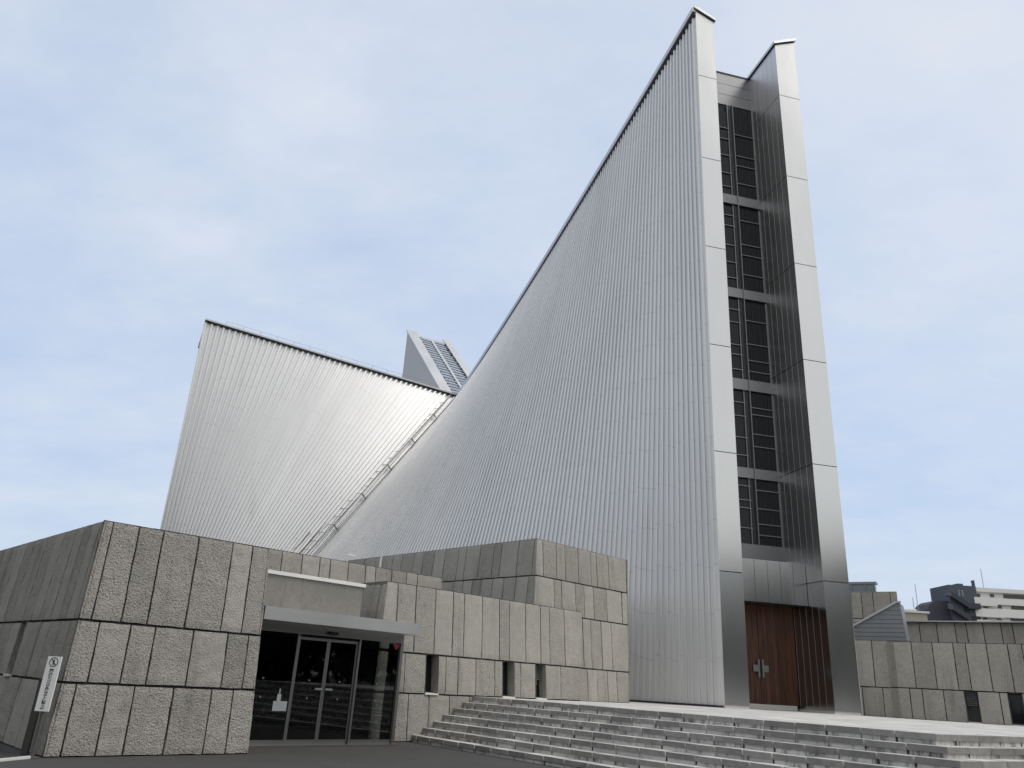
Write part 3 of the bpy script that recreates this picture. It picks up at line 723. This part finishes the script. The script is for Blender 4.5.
mb = MB(); mb.bar(far(0, 2.72, -.06), far(.975, 2.72, -.06), .28, .12); mb.bar(far(.965, 1.05, -.05), far(.965, 4.4, -.05), .2, .2); mb.build('centre_beam', 'coping_steel', sl)
for i in range(14):
    for x in (1.2, 4.26): mb = MB(); mb.bar(far((i + .5) / 14 * .97, x, -.08), far((i + .5) / 14 * .97, x, .12), .15, .15); mb.build('glazing_clamp', 'dark_frame', sl)

# maintenance ladder in the valley
vd = (C - B).normalized(); vn = (outL.normalized() + Z1 * .55).normalized(); vs = vd.cross(vn).normalized()
if vs.x > 0: vs = -vs
mb = MB(); L = (C - B).length
pv = lambda t, x, h: B + vd * t + vs * x + vn * h
for x in (.12, .95): mb.bar(pv(2, x, .70), pv(L - .3, x, .70), .05, .05)
t = 2.2; k = 0
while t < L - .4:
    mb.bar(pv(t, .12, .70), pv(t, .95, .70), .03, .03)
    if k % 4 == 0:
        mb.bar(pv(t, .12, .70), pv(t, .12, -.1), .07, .07); mb.bar(pv(t, .95, .70), pv(t, .95, -.1), .07, .07)
        mb.bar(pv(t, .95, .70), pv(t + .5, 1.35, .95), .045, .045); mb.bar(pv(t + .5, 1.35, .95), pv(t + 2.3, 1.35, .95), .035, .035)
        mb.bar(pv(t, .10, .2), pv(t, -.28, .45), .06, .06)
    t += .85; k += 1
mb.bar(pv(2, -.28, .45), pv(L - .3, -.28, .45), .045, .045)
mb.build('maintenance_ladder', 'ladder_steel', cath)

# ================================================================== low stone building on the right
RP = V((15.73, 34.9, 0)); rdv = D(123); rn3 = V((-math.cos(math.radians(57)), -math.sin(math.radians(57)), 0))
wing = thing('stone_wing', RP, 'low stone panelled building with two slot windows, right of the steel gable', 'building')
def RW(off, u0=0): 
    W = Wall(RP + rn3 * off + rdv * u0, 123); W.n = rn3.copy(); return W
stone_wall(wing, RW(0), [(1.2, 2.36, [-.6, -.08, .72, 2.0], {}), (2.36, 4.28, [-.6, .46, 2.0], {})], fine=.16)
W10 = RW(.35)
stone_wall(wing, W10, [(1.2, 2.38, [1.36, 1.79, 2.25, 3.02, 3.76, 4.21, 4.965, 5.24, 5.70, 6.2, 6.9, 7.7, 8.2, 9., 9.8, 10.4, 11.2, 12], {4: 'louvre', 7: 'slot'}), (2.38, 4.22, [1.36, 1.74 + .31, 2.83, 3.59, 4.04, 4.77, 5.50, 5.98, 6.7, 7.5, 8.1, 8.9, 9.7, 10.2, 11, 12], {})], 0, 0, fine=.16)
rd_ = (-rn3 * .35 - rdv * .34).normalized()
WRL = Wall(RP + rn3 * .35 + rdv * 1.36, math.degrees(math.atan2(rd_.x, rd_.y))); WRL.lean = rn3.copy()
if WRL.n.dot(rn3) < 0: WRL.n = -WRL.n
stone_wall(wing, WRL, [(1.2, 2.38, [0, .50], {}), (2.38, 4.22, [0, .50], {})])
qa = W10.pt(1.8, 4.2, -.06); qb = W10.pt(12, 4.2, -.06); qc = RW(0).pt(-.6, 4.2, -.06); qd = RW(0).pt(1.8, 4.2, -.06)
top_poly([qc, qd, qa, qb, qb - rn3 * 5, qc - rn3 * 5], 4.19, wing)
W11 = RW(-4)
stone_wall(wing, W11, [(3.9, 5.42, [-.2, .8, 1.52, 2.05, 2.77, 3.52, 3.98, 4.64, 5.34, 5.78, 6.3, 7, 7.7, 8.4, 9.1, 9.8, 10.5, 11.3, 12.], {})], fine=.16)
qa = W11.pt(-.2, 5.42, -.06); qb = W11.pt(12, 5.42, -.06); top_poly([qa, qb, qb - rn3 * 6, qa - rn3 * 6], 5.40, wing)
mb = MB(); mb.bar(W11.pt(1.2, 5.44, .0), W11.pt(12, 5.44, .0), .5, .05); mb.build('coping', 'coping_steel', wing)
stone_wall(wing, RW(-4.4), [(5.42, 5.60, [-.9, 1.1], {}), (5.60, 6.9, [-.9, -.42, .11, .9, 1.2], {})], fine=.16)
WB = Wall(RW(-4.4).P + rdv * 1.2, 20, b=0); WB.n = rdv.copy()
stone_wall(wing, WB, [(5.42, 6.9, [0, .7, 1.4, 2.2, 3], {})], 1, 0)
mb = MB(); wp = lambda u, z: (lambda p: V((p.x, p.y, z)))(RW(-2).P + rdv * u)
poly = [wp(-.48, 4.20), wp(1.72, 4.20), wp(1.60, 6.02), wp(1.45, 6.02), wp(-.48, 4.96)]
mb.extrude(poly, -rn3 * 1.3, 1., 0)
wd = mb.build('stair_hood', 'wedge_grey', wing); wd['label'] = 'grey metal clad wedge with a sloping top'
mb = MB(); up2 = V((0, 0, .05))
mb.bar(wp(-.50, 4.99) + rn3 * .0, wp(1.46, 6.06), .2, .09); mb.bar(wp(1.44, 6.065), wp(1.64, 6.065), .2, .08)
mb.build('hood_trim', 'coping_steel', wd)
mb = MB()
for k in range(9):
    z = 4.36 + k * .19; u1 = 1.70 - (z - 4.2) * .066
    u0 = -.46 if z < 4.92 else -.46 + (z - 4.96) / 1.06 * 1.93 + .08
    if u1 - u0 > .1: mb.bar(wp(u0, z) + rn3 * .004, wp(u1, z) + rn3 * .004, .010, .012)
mb.build('cladding_joint', 'dark_frame', wd)

# ================================================================== buildings beyond
CAMP = V((0, 0, 1.6))
pent = thing('glass_penthouse', (21.0, 46.5, 0), 'small pale green glass box rising behind the stone building', 'building')
pd = D(123); pp = V((21.55, 46.2, 0)); pw = lambda u, z, o=0.: (lambda p: V((p.x, p.y, z)))(pp + pd * u - rn3 * o)
mb = MB(); mb.hexa([pw(-2, 0), pw(.55, 0), pw(.55, 0, .5), pw(-2, 0, .5), pw(-2, 8.3), pw(.55, 8.3), pw(.55, 8.3, .5), pw(-2, 8.3, .5)]); mb.build('wall', 'far_glass', pent)
mb = MB(); mb.hexa([pw(-2.05, 8.302, -.08), pw(.63, 8.302, -.08), pw(.63, 8.302, .6), pw(-2.05, 8.302, .6), pw(-2.05, 8.42, -.08), pw(.63, 8.42, -.08), pw(.63, 8.42, .6), pw(-2.05, 8.42, .6)])
for u in (-.75, .0, .52): mb.bar(pw(u, 6.5, -.03), pw(u, 8.3, -.03), .06, .06)
mb.bar(pw(-2, 7.85, -.03), pw(.55, 7.85, -.03), .05, .06); mb.build('frame', 'frame_grey', pent)

# distant blocks: x to the right, y away
def box(mb, x0, x1, y0, y1, z0, z1, mi=0, tone=1.): mb.prism([(x0, y0), (x1, y0), (x1, y1), (x0, y1)], z0, z1, tone, mi)
Yd = 200.
dk = thing('dark_apartment_block', (118, Yd, 0), 'dark slate apartment tower with zigzag outside stairs beyond the stone wall', 'building')
mb = MB(); box(mb, 114.9, 121.9, Yd, Yd + 9, 0, 31.7); box(mb, 117.6, 119.0, Yd + .5, Yd + 4, 31.7, 32.2); box(mb, 121.5, 121.9, Yd + .1, Yd + 1, 31.7, 33.2); mb.build('tower', 'apartment_dark', dk)
mb = MB(); mb.extrude([(109.3, Yd + 1, 0), (114.895, Yd + 1, 0), (114.895, Yd + 1, 27.7), (111.4, Yd + 1, 27.6), (110.0, Yd + 1, 26.7), (109.3, Yd + 1, 25.4)], (0, 7, 0)); mb.build('low_block', 'apartment_slate', dk)
def flight(x0, z0, x1, z1, h=1.35):
    mb = MB(); mb.extrude([(x0, Yd - 1.4, z0), (x1, Yd - 1.4, z1), (x1, Yd - 1.4, z1 + h), (x0, Yd - 1.4, z0 + h)], (0, .12, 0))
    mb.extrude([(x0, Yd - 1.28, z0), (x1, Yd - 1.28, z1), (x1, Yd - 1.28, z1 + .25), (x0, Yd - 1.28, z0 + .25)], (0, 1.27, 0)); return mb
for q in ((114.6, 28.6, 118.5, 26.1), (113.3, 28.8, 114.59, 28.6), (114.5, 25.3, 118.2, 22.9), (113.2, 25.5, 114.49, 25.3), (118.51, 25.9, 121.6, 25.9)):
    o_ = flight(*q).build('outside_stair', 'apartment_slate', dk)
    if q[2] - q[0] < 1.5: o_.data.materials[0] = M['shade_glass']; o_.name = 'stair_landing'; o_['label'] = 'paler landing at the turn of the outside stairs'
for x0 in (117.1, 118.0):
    mb = MB(); box(mb, x0, x0 + .5, Yd - .06, Yd - .01, 28.9, 30.6); mb.build('window', 'far_glass', dk)
mb = MB(); box(mb, 117.9, 119.4, Yd - .05, Yd - .01, 24.9, 26.4); box(mb, 119.6, 121.7, Yd - .05, Yd - .01, 22.0, 24.2); mb.build('shaded_opening', 'dark_trim_shade', dk)

Yw = 200.
wh = thing('white_apartment_block', (140, Yw, 0), 'white apartment block with long balcony bands at the right edge', 'building')
mb = MB(); box(mb, 122.2, 176, Yw + 1.6, Yw + 14, 0, 30.5); mb.build('wall', 'apartment_white', wh)
mb = MB(); box(mb, 122.0, 176.3, Yw + .4, Yw + 14.2, 30.5, 31.5); mb.build('roof', 'apartment_white', wh)
for i, (z0, z1, xs) in enumerate(((26.95, 28.95, 126.7), (24.2, 26.25, 128.2), (21.4, 23.4, 127.5), (18.6, 20.6, 127))):
    mb = MB(); box(mb, 120.8 if i else 121.0, xs, Yw - .2, Yw + 1.595, z0, z1); mb.build('balcony', 'apartment_white', wh)
    mb = MB(); box(mb, xs + .12, 176, Yw + .35, Yw + 1.595, z0 + .55 if i == 0 else z0 + .2, z1 + (.1 if i == 0 else .2)); mb.build('balcony', 'apartment_white', wh)
    for x0, x1, za, zb in ((xs - 4, xs - 3.0, z1 + .3, z1 + 1.15), (xs - .5, xs + .6, z1 + .45, z1 + 1.25), (xs + 3, 140, z1 + .35, z1 + 1.35), (141, 152, z1 + .35, z1 + 1.35)):
        mb = MB(); box(mb, x0, x1, Yw + 1.53, Yw + 1.59, za, min(zb, 30.45)); mb.build('window', 'shade_glass', wh)

be = thing('beige_house', (105, 190, 0), 'low beige rooftop seen beyond the grey metal wedge', 'building')
mb = MB(); box(mb, 92, 102.9, 190, 202, 0, 23.0); mb.build('wall', 'apartment_beige', be)
mb = MB(); box(mb, 91.6, 103.4, 189.6, 202.4, 23.0, 23.5); box(mb, 99.4, 101.6, 192, 198, 23.5, 24.1); mb.build('roof', 'sill_stone', be)
for (x, y, z0, z1, lab) in ((102.0, 192, 23.5, 30.2, 'tallest thin antenna mast on the beige rooftop'), (101.0, 192, 24.1, 26.9, 'shorter antenna mast beside the tallest mast on the beige rooftop'), (125.2, 202, 31.5, 36.5, 'thin antenna mast rising from the white apartment block roof')):
    mb = MB(); mb.bar((x, y, z0), (x, y, z1), .10, .10)
    tag(mb.build('antenna_mast', 'mast'), lab, 'antenna', 'antenna masts on the far roofs')

# ================================================================== trees across the forecourt (mirrored in the steel and the glass)
mb = MB(); rt = random.Random(11)
def tree_mass(x, y, h, rr):
    mb.prism([(x + .25 * math.cos(k), y + .25 * math.sin(k)) for k in range(6)], 0, h * .6, 1., 1)
    for c in range(18):
        a = rt.uniform(0, math.tau); q = rt.uniform(0, rr * .75); cx_, cy_, cz_ = x + q * math.cos(a), y + q * math.sin(a), h * rt.uniform(.06, .88); cr_ = rr * rt.uniform(.4, .62)
        for k in range(120):
            d = V((rt.gauss(0, 1), rt.gauss(0, 1), rt.gauss(0, 1))).normalized() * cr_ * rt.uniform(.6, 1.05)
            p_ = V((cx_, cy_, cz_)) + d; e1_ = V((rt.gauss(0, 1), rt.gauss(0, 1), rt.gauss(0, 1))).normalized() * rt.uniform(.5, .9); e2_ = e1_.cross(V((rt.gauss(0, 1), rt.gauss(0, 1), rt.gauss(0, 1)))).normalized() * rt.uniform(.25, .5)
            mb.add([p_ - e1_, p_ - e2_, p_ + e1_, p_ + e2_], [(0, 1, 2, 3)], rt.uniform(.6, 1.3), 0)
pts = [(58, 22), (57, 14), (55, 6), (53, -3), (50, -12), (46, -21), (40, -29), (33, -35), (25, -40), (16, -43), (6, -45), (-5, -45), (-16, -43), (-26, -38), (-34, -31), (-39, -22), (-42, -12), (-43, -2), (-43, 8), (-42, 17)]
for x, y in pts + [(x * 1.14 + 2.2, y * 1.14 + 3) for x, y in pts]: tree_mass(x + rt.uniform(-2, 2), y + rt.uniform(-2, 2), rt.uniform(14, 18), rt.uniform(5.5, 7))
tag(mb.build('tree_belt', ['foliage', 'bark']), 'belt of dark green trees across the forecourt from the cathedral', 'trees', kind='stuff')

# ================================================================== camera, sky, sun
cam = bpy.data.cameras.new('camera'); co = bpy.data.objects.new('camera', cam); col.objects.link(co)
f, p, r = 768., math.radians(21.35), math.radians(3.4)
cam.sensor_width = 36; cam.lens = f / 1024 * 36; cam.clip_end = 3000; cam.clip_start = .05
from mathutils import Matrix
ri = V((1, 0, 0)); fw = V((0, math.cos(p), math.sin(p))); up = V((0, -math.sin(p), math.cos(p)))
r2 = ri * math.cos(r) + up * math.sin(r); u2 = -ri * math.sin(r) + up * math.cos(r)
co.matrix_world = Matrix(((r2.x, u2.x, -fw.x, 0), (r2.y, u2.y, -fw.y, 0), (r2.z, u2.z, -fw.z, 1.6), (0, 0, 0, 1)))
S.camera = co

SE, SA = math.radians(58), math.radians(98)      # elevation; azimuth clockwise from +Y (towards +X)
sun = bpy.data.lights.new('sun', 'SUN'); sun.energy = 1.5; sun.angle = math.radians(30); sun.color = (1, .96, .9)
so = bpy.data.objects.new('sun', sun); col.objects.link(so)
sdv = V((math.sin(SA) * math.cos(SE), math.cos(SA) * math.cos(SE), math.sin(SE)))
so.rotation_euler = sdv.to_track_quat('Z', 'Y').to_euler()

wld = bpy.data.worlds.new('World'); S.world = wld; wld.use_nodes = True
nt = wld.node_tree; nt.nodes.clear()
out = nt.nodes.new('ShaderNodeOutputWorld')
sky = nt.nodes.new('ShaderNodeTexSky'); sky.sky_type = 'NISHITA'; sky.sun_disc = False; sky.sun_elevation = SE; sky.sun_rotation = SA
sky.air_density = 1.2; sky.dust_density = 2.; 
b1 = nt.nodes.new('ShaderNodeBackground'); b1.inputs[1].default_value = .14; nt.links.new(sky.outputs[0], b1.inputs[0])
b2 = nt.nodes.new('ShaderNodeBackground'); b2.inputs[1].default_value = 1.
tc = nt.nodes.new('ShaderNodeTexCoord'); sx = nt.nodes.new('ShaderNodeSeparateXYZ'); nt.links.new(tc.outputs['Generated'], sx.inputs[0])
zz = math_(nt, 'ADD', math_(nt, 'MAXIMUM', sx.outputs[2], 0.), .22)
cx = nt.nodes.new('ShaderNodeCombineXYZ'); nt.links.new(math_(nt, 'DIVIDE', sx.outputs[0], zz), cx.inputs[0]); nt.links.new(math_(nt, 'DIVIDE', sx.outputs[1], zz), cx.inputs[1])
mp = nt.nodes.new('ShaderNodeMapping'); mp.inputs[1].default_value = (3.1, .4, 0); mp.inputs[2].default_value = (0, 0, math.radians(35)); mp.inputs[3].default_value = (1., 1.5, 1); nt.links.new(cx.outputs[0], mp.inputs[0])
na = tex(nt, mp.outputs[0], 1.1, 9, .58); nb_ = tex(nt, mp.outputs[0], 3.4, 8, .6)
msk = ramp(nt, math_(nt, 'ADD', math_(nt, 'MULTIPLY', na, .58), math_(nt, 'MULTIPLY', nb_, .42)), .32, .66)
msk0 = msk
msk = math_(nt, 'ADD', math_(nt, 'MULTIPLY', msk, .18), .78)
dp = nt.nodes.new('ShaderNodeVectorMath'); dp.operation = 'DOT_PRODUCT'; nt.links.new(tc.outputs['Generated'], dp.inputs[0]); dp.inputs[1].default_value = (.25, -.62, .74)
nt.links.new(mixc(nt, ramp(nt, dp.outputs['Value'], -.15, .75), mixc(nt, msk0, (.425, .525, .70), (.57, .625, .715)), (.72, .72, .71)), b2.inputs[0])   # white cloud added overhead and behind the camera to whiten the light
ms = nt.nodes.new('ShaderNodeMixShader'); nt.links.new(msk, ms.inputs[0]); nt.links.new(b1.outputs[0], ms.inputs[1]); nt.links.new(b2.outputs[0], ms.inputs[2])
nt.links.new(ms.outputs[0], out.inputs[0])

vs_ = S.view_settings; vs_.view_transform = 'Standard'; vs_.look = 'None'; vs_.gamma = 1.; vs_.exposure = .30; vs_.use_curve_mapping = False
S.cycles.max_bounces = 8; S.cycles.use_denoising = True
